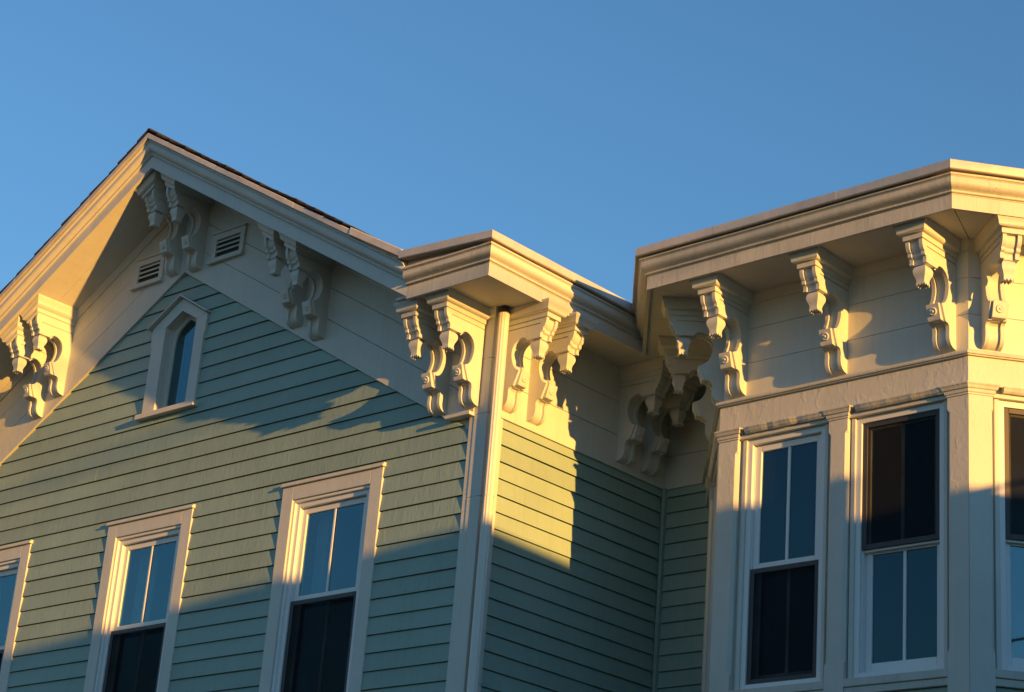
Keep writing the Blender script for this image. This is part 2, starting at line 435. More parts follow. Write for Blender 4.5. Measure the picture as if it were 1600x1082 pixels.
# ------------------------------------------------------------------ cornices
FASC = [(-0.025, 0.0), (0.0, 0.0), (0.0, 0.092), (-0.025, 0.092)]
CROWN = [(-0.02, 0.0925), (0.004, 0.0925), (0.004, 0.098), (0.014, 0.099), (0.019, 0.104), (0.019, 0.111), (0.013, 0.116), (0.008, 0.117), (0.009, 0.124), (0.016, 0.131),
         (0.027, 0.137), (0.042, 0.149), (0.051, 0.165), (0.052, 0.182), (0.048, 0.200), (0.048, 0.212), (0.054, 0.221), (0.058, 0.224), (0.062, 0.226), (0.062, 0.240), (-0.02, 0.240)]
CROWN = [(d, 0.0925+(z-0.0925)*0.1125/0.1475) for d, z in CROWN]
DRIP = [(0.056, 0.216), (0.085, 0.213), (0.090, 0.218), (0.090, 0.271), (0.082, 0.277), (-0.02, 0.277), (-0.02, 0.216)]
BATT = [(-0.015, 0.2055), (0.036, 0.2055), (0.036, 0.2155), (-0.015, 0.2155)]
KR = 1.125      # the same mouldings stand taller when measured plumb on the rake
def cornice(name, path, offs, old=True, k=1.0):
    FASC_, CROWN_, BATT_ = [[(d, z*k) for d, z in q] for q in (FASC, CROWN, BATT)]
    root = MB(); root.sweep(path, offs, FASC_, 0.12, 0.0012)
    f = root.build(name, M['cream_old'] if old else M['cream'], house)
    b = MB(); b.sweep(path, offs, CROWN_, 0.08, 0.0030 if old else 0.001); b.build("crown_moulding", M['cream_old'] if old else M['cream'], f, smooth=True)
    b = MB(); b.sweep(path, offs, BATT_, 0.1, 0.003); b.build("batten", M['wood'], f)
    return f
def up3(p, z=ZF): return (p[0], p[1], z)
mF2 = (1.0, -(1+S50)/C50)
c_ret = cornice("cornice", [(XR, YF, ZF), up3(F1)], [(0, -1), (1, -1)])
c_side = cornice("cornice", [up3(F1), up3(F2)], [(1, -1), mF2], old=False)
c_bl = cornice("cornice", [up3(F2), up3(FB1)], [mF2, (-T25, -1)])
c_bf = cornice("cornice", [up3(FB1), up3(FB2)], [(-T25, -1), (T25, -1)])
c_br = cornice("cornice", [up3(FB2), up3(FB3)], [(T25, -1), (S50, -C50)])
c_rr = cornice("rake_cornice", [(C0, YF, zfas(C0)), (XR, YF, zfas(XR))], [(0, -1), (0, -1)], old=False, k=KR)
c_rl = cornice("rake_cornice", [(XL-0.45, YF, zfas(XL-0.45)), (C0, YF, zfas(C0))], [(0, -1), (0, -1)], old=False, k=KR)
# metal drip edges, in lengths with lapped joints
def drip(parent, a, c, oa, oc, cuts=(), dz=0.0, m='metal', grow=0.0):
    ts = [0.0]+list(cuts)+[1.0]
    A, Cc, OA, OC = Vector(a), Vector(c), Vector(oa), Vector(oc)
    for i in range(len(ts)-1):
        t0, t1 = ts[i], ts[i+1]+(0.004 if i < len(ts)-2 else 0)
        pr = [(d+0.0012*(i % 2)+grow, u+dz) for d, u in DRIP]
        b = MB(); b.sweep([A.lerp(Cc, t0), A.lerp(Cc, t1)], [OA.lerp(OC, t0), OA.lerp(OC, t1)], pr, 0.12, 0.0028)
        b.build("drip_edge", M[m], parent)
drip(c_ret, (XR-0.02, YF, ZF+0.056), up3(F1), (0, -1), (1, -1))
drip(c_side, up3(F1), up3(F2), (1, -1), mF2, (0.55,))
drip(c_bl, up3(F2), up3(FB1), mF2, (-T25, -1))
drip(c_bf, up3(FB1), up3(FB2), (-T25, -1), (T25, -1), (0.27, 0.66))
drip(c_br, up3(FB2), up3(FB3), (T25, -1), (S50, -C50), (0.45,))
DRIP_R = [(0.055, 0.236), (0.078, 0.234), (0.083, 0.240), (0.083, 0.278), (0.074, 0.284), (-0.02, 0.284), (-0.02, 0.237)]
DRIP, DR0 = DRIP_R, DRIP
drip(c_rr, (C0, YF, zfas(C0)), (-0.925, YF, zfas(-0.925)), (0, -1), (0, -1), (0.37, 0.74))
drip(c_rl, (XL-0.45, YF, zfas(XL-0.45)), (C0, YF, zfas(C0)), (0, -1), (0, -1), (0.3, 0.6))
DRIP = DR0
# wide flashing strip over the lower end of the right rake
xa, xb = -0.930, XR
FL = [(0.060, 0.003), (0.084, 0.0), (0.090, 0.005), (0.087, 0.056), (0.080, 0.062), (-0.3, 0.062), (-0.3, 0.050), (0.060, 0.050)]
b = MB(); b.sweep([(xa, YF, zfas(xa)+0.240), (xb, YF, 7.214)], [(0, -1), (0, -1)], FL, 0.1, 0.003); b.build("flashing", M['metal'], c_rr)
b = MB(); b.sweep([(xa, YF, zfas(xa)), (xb-0.05, YF, zfas(xb-0.05))], [(0, -1), (0, -1)], [(0.0, 0.233), (0.070, 0.236), (0.066, 0.275), (0.0, 0.275)], 0.03, 0.014)
b.build("rotten_board", M['wood'], c_rr)
b = MB(); b.sweep([(XR+0.01, YF, ZF), (F1[0]-0.06, YF, ZF)], [(0, -1), (0, -1)], [(0.0, 0.206), (0.050, 0.206), (0.046, 0.222), (0.0, 0.250)], 0.04, 0.006); b.build("exposed_board", M['wood'], c_ret)

# bed mouldings under the soffits
BED = [(0.0, -0.062), (0.008, -0.062), (0.012, -0.050), (0.014, -0.042), (0.026, -0.026), (0.034, -0.012), (0.036, -0.001), (0.0, -0.001)]
def bed(parent, path, offs):
    b = MB(); b.sweep(path, offs, BED, 0, 0); b.build("bed_moulding", M['cream'], parent, smooth=True)
wf = FR_W
bed(front_wall, [(C0, -wf, zsof(C0)), (-0.36, -wf, zsof(-0.36))], [(0, -1), (0, -1)])
bed(front_wall, [(XL, -wf, zsof(XL)), (C0, -wf, zsof(C0))], [(0, -1), (0, -1)])
bed(side_wall, [(0.003, -0.003, ZS), (0.003, 1.926-wf, ZS)], [(1, -1), (1, -1)])
bed(front_wall, [(-0.36, -0.003, ZS), (0.003, -0.003, ZS)], [(0, -1), (1, -1)])
bed(rear_wall, [(0.003, 1.926-wf, ZS), (0.6, 1.926-wf, ZS)], [(1, -1), (0, -1)])

# soffits
def inset(pts, g):
    cx = sum(p[0] for p in pts)/len(pts); cy = sum(p[1] for p in pts)/len(pts)
    out = []
    for p in pts:
        d = math.hypot(p[0]-cx, p[1]-cy); k = 1-g/d; out.append((cx+(p[0]-cx)*k, cy+(p[1]-cy)*k))
    return out
fi = 0.020
for pts in ([(-0.50, YF+fi), (0.001, YF+fi), (0.001, -0.0), (-0.50, -0.0)],
            [(0.003, YF+fi), (F1[0]-fi, YF+fi), (F1[0]-fi, 0.62), (0.003, 0.62)],
            [(0.003, 0.622), (F1[0]-fi, 0.622), (F1[0]-fi, 1.17), (0.003, 1.17)],
            [(0.003, 1.172), (F1[0]-fi, 1.172), (FB1[0]+0.01, FB1[1]+fi), (B1[0], B1[1]+0.03), (0.40, 1.94), (0.003, 1.94)],
            [(FB1[0]+0.012, FB1[1]+fi), (FB2[0]-0.008, FB2[1]+fi), (B2[0]-0.002, B2[1]+0.03), (B1[0]+0.002, B1[1]+0.03)],
            [(FB2[0]-0.005, FB2[1]+fi), (FB3[0]-fi*S50, FB3[1]+fi*C50), (B2[0]+C50*1.6, B2[1]+S50*1.6), (B2[0]+0.001, B2[1]+0.03)]):
    b = MB(); b.plan(inset(pts, 0.0015), ZS, ZS+0.02); b.build("soffit_board", M['cream'], house)
for s, xe in ((-1, XL-0.45), (1, XR-0.002)):
    ys = [YF+fi, -0.245, 0.0]
    for i in range(2):
        y0, y1 = ys[i]+0.001, ys[i+1]-0.001
        b = MB()
        b.add([(C0, y0, zsof(C0)), (xe, y0, zsof(xe)), (xe, y1, zsof(xe)), (C0, y1, zsof(C0)),
               (C0, y0, zsof(C0)+0.02), (xe, y0, zsof(xe)+0.02), (xe, y1, zsof(xe)+0.02), (C0, y1, zsof(C0)+0.02)],
              [(0, 1, 2, 3), (4, 5, 6, 7), (0, 1, 5, 4), (1, 2, 6, 5), (2, 3, 7, 6), (3, 0, 4, 7)])
        b.build("soffit_board", M['cream'], house)

# ------------------------------------------------------------------ roofs
b = MB()
zr = lambda x: zfas(x)+0.270
for s, xe in ((-1, XL-0.45), (1, XR+0.02)):
    y0, y1 = YF+0.0, 9.2
    b.add([(C0, y0, zr(C0)), (xe, y0, zr(xe)), (xe, y1, zr(xe)), (C0, y1, zr(C0)),
           (C0, y0, zr(C0)-0.05), (xe, y0, zr(xe)-0.05), (xe, y1, zr(xe)-0.05), (C0, y1, zr(C0)-0.05)],
          [(0, 1, 2, 3), (4, 5, 6, 7), (0, 1, 5, 4), (1, 2, 6, 5), (2, 3, 7, 6), (3, 0, 4, 7)])
gable_roof = b.build("gable_roof", M['wood'], house)
cs = math.cos(math.atan(SL)); ex = 0.128*cs
def shingle_run(s, x_end):
    k = 0; x = C0
    n = int(abs(x_end-C0)/ex)
    for i in range(n):
        xo = x_end+(-s)*i*ex                      # lower edge of this course
        xi = xo-s*ex*1.9
        if s*(xi-C0) < 0: xi = C0
        th = 0.008+random.uniform(0, 0.004); lift = random.uniform(0, 0.006)
        if s > 0: th += random.uniform(0, 0.005); lift += random.uniform(0, 0.010)
        ye = YF-0.078-random.uniform(0.0, 0.010)
        b = MB(); z0 = zfas(xo)+0.286; z1 = zfas(xi)+0.286
        y1 = 9.25
        ym = ye+0.9
        b.add([(xo, ye, z0+0.012+lift), (xo, ym, z0+0.012), (xo, y1, z0+0.012), (xi, y1, z1+0.002), (xi, ym, z1+0.002), (xi, ye, z1+0.002+lift*0.3),
               (xo, ye, z0+0.012+th+lift), (xo, ym, z0+0.012+th), (xo, y1, z0+0.012+th), (xi, y1, z1+0.002+th*0.4), (xi, ym, z1+0.002+th*0.4), (xi, ye, z1+0.002+th*0.4+lift*0.3)],
              [(0, 1, 4, 5), (1, 2, 3, 4), (6, 7, 10, 11), (7, 8, 9, 10), (0, 1, 7, 6), (1, 2, 8, 7), (2, 3, 9, 8), (3, 4, 10, 9), (4, 5, 11, 10), (5, 0, 6, 11)])
        b.build("shingle_course", M['shingle'], gable_roof)
shingle_run(1, -0.90)
shingle_run(-1, XL-0.47)
b = MB()
for s in (-1, 1):
    b.add([(C0-s*0.01, YF-0.086, zfas(C0)+0.311), (C0+s*0.13, YF-0.086, zfas(C0+0.13)+0.308), (C0+s*0.13, 9.25, zfas(C0+0.13)+0.308), (C0-s*0.01, 9.25, zfas(C0)+0.311),
           (C0-s*0.01, YF-0.086, zfas(C0)+0.323), (C0+s*0.13, YF-0.086, zfas(C0+0.13)+0.318), (C0+s*0.13, 9.25, zfas(C0+0.13)+0.318), (C0-s*0.01, 9.25, zfas(C0)+0.323)],
          [(0, 1, 2, 3), (4, 5, 6, 7), (0, 1, 5, 4), (1, 2, 6, 5), (2, 3, 7, 6), (3, 0, 4, 7)])
b.build("ridge_cap", M['shingle'], gable_roof)
b = MB()
zt = ZF+0.262
b.plan([(XR, YF-0.02), (F1[0], YF-0.02), (F1[0], F2[1]), (FB1[0], FB1[1]), (FB2[0], FB2[1]), (FB3[0], FB3[1]), (5.2, 9.2), (XR, 9.2)], zt-0.03, zt)
b.build("flat_roof", M['metal'], house)

# ------------------------------------------------------------------ brackets
OUT = [(.372, -.080), (.380, -.106), (.378, -.133), (.372, -.155), (.363, -.170), (.352, -.179), (.352, -.196), (.347, -.203), (.336, -.207), (.331, -.218), (.331, -.232), (.334, -.245),
       (.214, -.245), (.205, -.232), (.192, -.222), (.175, -.217), (.150, -.220), (.122, -.233), (.101, -.252), (.089, -.275), (.083, -.300), (.083, -.330), (.089, -.360), (.099, -.392),
       (.113, -.418), (.132, -.438), (.160, -.450), (.150, -.475), (.120, -.545), (.116, -.552), (.103, -.553), (.090, -.556), (.080, -.567), (.076, -.583), (.078, -.612), (.077, -.640),
       (.070, -.664), (.056, -.682), (.036, -.694), (.0, -.700)]
def br_plate(b, u0, u1, ins, top, shear):
    pts = []
    for i, (d, t) in enumerate(OUT):
        q = max(0.0, d-ins) if d > 0 else 0.0
        pts.append((q, t))
    pts = [(0.0, top)]+[(pts[0][0], top)]+pts[1:]
    n = len(pts)
    def sh(u, t): return t+(shear*u if t > -0.09 else 0)
    # split into quads against the wall line for a clean concave shape
    vs = []
    for u in (u0, u1):
        vs += [(u, d, sh(u, t)) for d, t in pts]
    b.add(vs, [tuple(range(n)), tuple(range(2*n-1, n-1, -1))]+[(i, n+i, n+(i+1) % n, (i+1) % n) for i in range(n)])
def br_skin(b, u0, u1, shear):
    """outer skin of a side plate, with the saw kerf under the cap"""
    pts = [(0.0, -0.06), (OUT[0][0], -0.06)]+OUT[1:]+[(0.0, -0.1475), (0.326, -0.1475), (0.326, -0.1395), (0.0, -0.1395)]
    n = len(pts); sh = lambda u, t: t+(shear*u if t > -0.09 else 0)
    b.add([(u, d, sh(u, t)) for u in (u0, u1) for d, t in pts],
          [tuple(range(n)), tuple(range(2*n-1, n-1, -1))]+[(i, n+i, n+(i+1) % n, (i+1) % n) for i in range(n)])
def bracket_meshes(shear):
    b = MB()
    for s in (-1, 1):
        a0, a1 = sorted((s*0.051, s*0.034)); br_plate(b, a0, a1, 0.0, -0.06, shear)
        a0, a1 = sorted((s*0.0585, s*0.0508)); br_skin(b, a0, a1, shear)
    br_plate(b, -0.0345, 0.0345, 0.018, -0.06, shear)
    body = b.mesh("bracket", M['cream'])
    # cap moulding: stacked rings
    rings = [(0.002, -0.108), (0.010, -0.107), (0.011, -0.076), (0.024, -0.073), (0.034, -0.068), (0.038, -0.063), (0.038, -0.055), (0.040, -0.046), (0.046, -0.030), (0.053, -0.019), (0.056, -0.012), (0.056, -0.001)]
    c = MB(); vs = []
    for e, t in rings:
        for (u, d) in ((-0.058-e, 0.0), (0.058+e, 0.0), (0.058+e, 0.383+e*0.95), (-0.058-e, 0.383+e*0.95)):
            vs.append((u, d, t+shear*u))
    n = len(rings)
    fs = [(i*4+j, i*4+(j+1) % 4, i*4+4+(j+1) % 4, i*4+4+j) for i in range(n-1) for j in range(4)]+[(3, 2, 1, 0), (n*4-4, n*4-3, n*4-2, n*4-1)]
    c.add(vs, fs); cap = c.mesh("cap_moulding", M['cream'])
    # drop finial, square in plan
    f = MB(); prof = [(-0.244, .026), (-0.252, .034), (-0.262, .040), (-0.275, .0435), (-0.288, .0435), (-0.300, .041), (-0.315, .035), (-0.328, .030), (-0.342, .0275), (-0.352, .0275), (-0.360, .0300)]
    vs = []; cd = 0.277
    for t, h in prof:
        ring = []
        for (a, c2) in ((-1, -1), (1, -1), (1, 1), (-1, 1)): ring.append((a*h, cd+c2*h, t))
        vs += ring
    n = len(prof)
    fs = [(i*4+j, i*4+(j+1) % 4, i*4+4+(j+1) % 4, i*4+4+j) for i in range(n-1) for j in range(4)]+[(3, 2, 1, 0), (n*4-4, n*4-3, n*4-2, n*4-1)]
    f.add(vs, fs)
    h = 0.0300        # little hanging teeth round the foot
    for (ax, ay, bx, by) in ((-1, -1, 1, -1), (1, -1, 1, 1), (1, 1, -1, 1), (-1, 1, -1, -1)):
        for k in range(3):
            t0, t1 = k/3, (k+1)/3; tm = (t0+t1)/2
            q = lambda t, s=1.0: (h*s*(ax+(bx-ax)*t), cd+h*s*(ay+(by-ay)*t))
            p0, p1, pm = q(t0), q(t1), q(tm, 1.12); i0, i1 = q(t0, .8), q(t1, .8)
            f.add([(*p0, -.359), (*p1, -.359), (*pm, -.376), (*i0, -.359), (*i1, -.359)], [(0, 1, 2), (3, 4, 2), (0, 3, 2), (1, 4, 2), (0, 1, 4, 3)])
    fin = f.mesh("drop_finial", M['cream'])
    # rosette block with a turned button
    r = MB()
    side = [(.118, -.448), (.172, -.446), (.176, -.452), (.152, -.538), (.148, -.546), (.098, -.548)]
    u0, u1 = -0.043, 0.043
    n = len(side)
    r.add([(u0, d, t) for d, t in side]+[(u1, d, t) for d, t in side],
          [tuple(range(n)), tuple(range(2*n-1, n-1, -1))]+[(i, n+i, n+(i+1) % n, (i+1) % n) for i in range(n)])
    ctr = Vector((0, .1645, -.494)); nrm = Vector((0, .963, -.269)).normalized(); e1 = Vector((1, 0, 0)); e2 = nrm.cross(e1)
    rr = [(0.0265, -0.004), (0.0265, 0.002), (0.024, 0.006), (0.019, 0.0065), (0.015, 0.004), (0.010, 0.004), (0.007, 0.009), (0.003, 0.011)]
    vs = []; S = 14
    for q, hgt in rr:
        for k in range(S):
            a = 2*math.pi*k/S; vs.append(ctr+nrm*hgt+e1*q*math.cos(a)+e2*q*math.sin(a))
    fs = [(i*S+k, i*S+(k+1) % S, (i+1)*S+(k+1) % S, (i+1)*S+k) for i in range(len(rr)-1) for k in range(S)]+[tuple(range((len(rr)-1)*S, len(rr)*S))]
    r.add(vs, fs); ros = r.mesh("rosette_block", M['cream'])
    for me in (body, cap, fin):
        for p in me.polygons: p.use_smooth = True
        me.set_sharp_from_angle(angle=R(28))
    for p in ros.polygons: p.use_smooth = len(p.vertices) == 4 and p.area < 0.0002
    return body, cap, fin, ros
BM = {0: bracket_meshes(0.0), 1: bracket_meshes(-SL), -1: bracket_meshes(SL)}
def bracket(fr, u, w, ztop, kind=0):
    n = fr.n; a = fr.u
    mw = Matrix(((a[0], n[0], 0, 0), (a[1], n[1], 0, 0), (0, 0, 1, 0), (0, 0, 0, 1)))
    p = fr.p(u, w, ztop); mw.translation = Vector(p)
    # tiny individual settling
    mw = mw @ Matrix.Rotation(R(random.uniform(-0.7, 0.7)), 4, 'Z') @ Matrix.Translation((0, random.uniform(-0.002, 0.0), 0))
    root = None
    for me, nm in zip(BM[kind], ("bracket", "cap_moulding", "drop_finial", "rosette_block")):
        o = bpy.data.objects.new(nm, me); sc.collection.objects.link(o)
        if root is None:
            root = o; o.parent = house
            o.matrix_parent_inverse = Matrix.Identity(4)
            o.matrix_basis = world_of(house).inverted() @ mw
        else: o.parent = root
    return root
fw = FR_W
for x in (-0.137, -0.432): bracket(GAB, x, fw+0.003, ZS)
for x in (-1.776, -2.042, -3.361): bracket(GAB, x, fw, zsof(x), 1)
for x in (-3.650, -5.015, -5.270): bracket(GAB, x, fw, zsof(x), -1)
for x in (-6.66, -6.94): bracket(GAB, x, fw, zsof(x), -1)
for y in (0.150, 0.432, 1.400, 1.685): bracket(SIDE, y, fw, ZS)

# ------------------------------------------------------------------ bay
path = [BAYL.p(0, 0, 0)[:2], B1, B2, BAYR.p(LB, 0, 0)[:2]]
boffs = [BAYL.n, (-T25, -1), (T25, -1), BAYR.n]
def along(parent, name, prof, z, m, i0=0, i1=3, step=0.0, jit=0.0, bevel=0, smooth=False):
    b = MB(); b.sweep([(path[i][0], path[i][1], z) for i in range(i0, i1+1)], [boffs[i] for i in range(i0, i1+1)], prof, step, jit)
    return b.build(name, M[m], parent, bevel=bevel, smooth=smooth)
b = MB()
b.sweep([(p[0], p[1], 0) for p in path], boffs, [(-0.20, 5.956), (-0.036, 5.956), (-0.036, ZS), (-0.20, ZS)])
bay_wall = b.build("bay_wall", M['cream'], house)
b = MB(); b.sweep([(p[0], p[1], 0) for p in path], boffs, [(-0.20, 0.5), (-0.045, 0.5), (-0.045, 4.24), (-0.20, 4.24)])
b.build("bay_lower_wall", M['green'], house)
for k in range(3):
    h = (ZS-6.238)/3
    for i in range(3):
        along(bay_wall, "frieze_board", [(-0.035, 6.238+h*k+0.0016), (-0.020, 6.238+h*k+0.0016), (-0.020, 6.238+h*(k+1)-0.0016), (-0.035, 6.238+h*(k+1)-0.0016)], 0, 'cream', i, i+1)
along(bay_wall, "bed_moulding", [(d-0.020, u+ZS) for d, u in BED], 0, 'cream', smooth=True)
along(bay_wall, "ledge", [(-0.03, 6.200), (0.018, 6.200), (0.020, 6.206), (0.030, 6.208), (0.032, 6.216), (0.030, 6.226), (0.014, 6.236), (-0.03, 6.2375)], 0, 'cream_old', step=0.1, jit=0.0015)
along(bay_wall, "architrave", [(-0.0355, 6.024), (0.0, 6.024), (0.0, 6.1995), (-0.0355, 6.1995)], 0, 'cream_peel')

def pilaster(fr, u0, u1, ch0=True, ch1=True, m0=0.0, m1=0.0):
    z = [0.5, 4.425, 4.447, 5.862, 5.884, 5.958]; c = [0, 0, .018, .018, 0, 0]
    b = MB(); vs = []
    for zz, cc in zip(z, c):
        a0 = cc if ch0 else 0; a1 = cc if ch1 else 0
        wb = -0.20
        for (u, w_) in ((u0+m0*wb, wb), (u0-m0*a0, -a0), (u0+a0, 0), (u1-a1, 0), (u1, -a1), (u1+m1*wb, wb)):
            vs.append(fr.p(u, w_, zz))
    fs = [(i*6+j, i*6+(j+1) % 6, i*6+6+(j+1) % 6, i*6+6+j) for i in range(len(z)-1) for j in range(6)]+[(5, 4, 3, 2, 1, 0), tuple(range(30, 36))]
    b.add(vs, fs); pl = b.build("pilaster", M['cream_peel'], bay_wall)
CAPP = [(0.0, 5.958), (0.006, 5.958), (0.006, 5.968), (0.012, 5.972), (0.014, 5.990), (0.022, 5.994), (0.028, 6.010), (0.034, 6.018), (0.034, 6.026)]
def capital(fr, u0, u1, m0=-1, m1=1):
    b = MB(); vs = []
    for (d, z) in CAPP:
        for (u, w_) in ((u0+m0*d, -0.03), (u1+m1*d, -0.03), (u1+m1*d, d), (u0+m0*d, d)): vs.append(fr.p(u, w_, z))
    n = len(CAPP)
    fs = [(i*4+j, i*4+(j+1) % 4, i*4+4+(j+1) % 4, i*4+4+j) for i in range(n-1) for j in range(4)]+[(3, 2, 1, 0), (n*4-4, n*4-3, n*4-2, n*4-1)]
    b.add(vs, fs); b.build("pilaster_capital", M['cream_old'], bay_wall)
x1 = B1[0]
P_F = [(0.0, 0.150), (2.256-x1, 2.393-x1), (3.086-x1, BW)]
pilaster(BAYF, 0.001, 0.150, m0=-T25*1.0, ch0=False); pilaster(BAYF, 2.256-x1, 2.393-x1); pilaster(BAYF, 3.086-x1, BW-0.001, m1=T25, ch1=False)
capital(BAYF, 0.0, 0.150, m0=-T25); capital(BAYF, 2.256-x1, 2.393-x1); capital(BAYF, 3.086-x1, BW, m1=T25)
pilaster(BAYR, 0.001, 0.150, m0=-T25, ch0=False); capital(BAYR, 0.0, 0.150, m0=-T25)
pilaster(BAYR, 0.92, 1.07); capital(BAYR, 0.92, 1.07)
pilaster(BAYL, LB-0.150, LB-0.001, m1=T25, ch1=False); capital(BAYL, LB-0.150, LB, m1=T25)
pilaster(BAYL, LB-1.07, LB-0.92); capital(BAYL, LB-1.07, LB-0.92)

def rect_ring(b, fr, u0, u1, z0, z1, t, w0, w1, tb=None):
    """rectangular frame with members of width t (bottom tb), butt jointed"""
    tb = t if tb is None else tb
    b.box(fr, u0, u0+t, w0, w1, z0, z1); b.box(fr, u1-t, u1, w0, w1, z0, z1)
    b.box(fr, u0+t, u1-t, w0, w1, z1-t, z1); b.box(fr, u0+t, u1-t, w0, w1, z0, z0+tb)

def sash_set(fr, root, u0, u1, z0, z1, w, zm, screen, glass_up='glass', glass_lo='glass', curtain=0):
    """double-hung unit inside a vinyl frame whose face is at w; zm: height of the meeting rail"""
    fw_ = 0.036
    # frame
    b = MB(); rect_ring(b, fr, u0, u1, z0, z1, fw_, w-0.10, w); b.build("window_frame", M['vinyl'], root, bevel=0.002)
    a, c = u0+fw_, u1-fw_; top, bot = z1-fw_, z0+fw_
    # head stop line and inner jamb tracks
    b = MB(); b.box(fr, a, a+0.008, w-0.10, w-0.024, bot, top); b.box(fr, c-0.008, c, w-0.10, w-0.024, bot, top); b.build("jamb_track", M['vinyl'], root)
    a += 0.008; c -= 0.008
    st = 0.042
    # upper sash (outer)
    us = MB(); rect_ring(us, fr, a, c, zm-0.002, top-0.004, st, w-0.052, w-0.028, tb=0.034)
    u_s = us.build("upper_sash", M['vinyl'], root, bevel=0.003)
    mid = (a+c)/2
    b = MB(); b.box(fr, mid-0.010, mid+0.010, w-0.046, w-0.030, zm+0.032, top-0.004-st); b.build("muntin", M['vinyl'], root, bevel=0.003)
    b = MB(); b.box(fr, a+st-0.004, c-st+0.004, w-0.042, w-0.040, zm+0.028, top-st); b.build("glass_pane", M[glass_up], root)
    # lower sash (inner)
    ls = MB(); rect_ring(ls, fr, a, c, bot+0.002, zm+0.030, st, w-0.082, w-0.056, tb=0.062)
    ls.build("lower_sash", M['vinyl'], root, bevel=0.003)
    b = MB(); b.box(fr, mid-0.010, mid+0.010, w-0.076, w-0.060, bot+0.062, zm+0.030-st); b.build("muntin", M['vinyl'], root, bevel=0.003)
    b = MB(); b.box(fr, a+st-0.004, c-st+0.004, w-0.071, w-0.069, bot+0.060, zm+0.032-st); b.build("glass_pane", M[glass_lo], root)
    # screen
    if screen:
        s0, s1 = (bot, zm-0.004) if screen == 'low' else (zm+0.012, top)
        b = MB(); rect_ring(b, fr, a-0.006, c+0.006, s0, s1, 0.032, w-0.0265, w-0.012); b.build("screen_frame", M['dark_frame'], root, bevel=0.002)
        b = MB(); b.box(fr, a+0.026, c-0.026, w-0.020, w-0.0185, s0+0.032, s1-0.032); b.build("screen_mesh", M['screen'], root)
    # room behind
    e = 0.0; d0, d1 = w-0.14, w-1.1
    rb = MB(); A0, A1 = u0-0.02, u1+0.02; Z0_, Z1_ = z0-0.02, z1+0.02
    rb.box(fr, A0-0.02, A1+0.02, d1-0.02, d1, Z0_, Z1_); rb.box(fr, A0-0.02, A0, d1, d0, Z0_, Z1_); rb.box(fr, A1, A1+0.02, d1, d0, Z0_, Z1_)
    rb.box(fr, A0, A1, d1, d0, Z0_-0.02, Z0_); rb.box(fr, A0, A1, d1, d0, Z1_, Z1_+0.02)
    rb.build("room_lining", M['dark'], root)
    if curtain:
        b = MB(); k = 14; vs = []; cw = curtain; d = w-0.17
        for i in range(k+1):
            u = a+0.02+cw*i/k; ww = d+0.018*math.sin(i*1.9)
            vs += [fr.p(u, ww, bot+0.02), fr.p(u, ww, top+0.01), fr.p(u, ww-0.004, top+0.01), fr.p(u, ww-0.004, bot+0.02)]
        fs = []
        for i in range(k):
            q = i*4; fs += [(q+j, q+(j+1) % 4, q+4+(j+1) % 4, q+4+j) for j in range(4)]
        fs += [(3, 2, 1, 0), (k*4, k*4+1, k*4+2, k*4+3)]
        b.add(vs, fs); b.build("curtain", M['curtain'], root, smooth=True)

# gable windows: flat casing, drip cap
for c, cur in zip(GW, (0.20, 0.24, 0.20)):
    u0, u1, z0, z1 = c-0.400, c+0.400, 4.18, 5.870
    b = MB()
    b.box(GAB, c-0.518, u0, -0.030, 0.004, 4.18, 5.976); b.box(GAB, u1, c+0.518, -0.030, 0.004, 4.18, 5.976)
    b.box(GAB, u0, u1, -0.030, 0.004, z1, 5.976)
    root = b.build("window", M['cream'], house, bevel=0.003)
    b = MB(); b.box(GAB, c-0.530, c+0.530, -0.012, 0.022, 5.977, 5.994); b.poly(GAB, [(c-0.530, 5.994), (c+0.530, 5.994), (c+0.530, 6.006), (c-0.530, 6.006)], -0.012, 0.012)
    b.build("drip_cap", M['cream'], root, bevel=0.002)
    b = MB(); b.box(GAB, u0, u0+0.022, -0.07, -0.010, z0, z1-0.022); b.box(GAB, u1-0.022, u1, -0.07, -0.010, z0, z1-0.022); b.box(GAB, u0, u1, -0.07, -0.010, z1-0.022, z1)
    b.build("stop_moulding", M['vinyl'], root, bevel=0.003)
    b = MB(); b.box(GAB, c-0.55, c+0.55, -0.06, 0.06, 4.13, 4.179); b.build("sill", M['cream'], root, bevel=0.003)
    sash_set(GAB, root, u0+0.022, u1-0.022, z0, z1-0.022, -0.030, 5.125, 'low', curtain=cur)

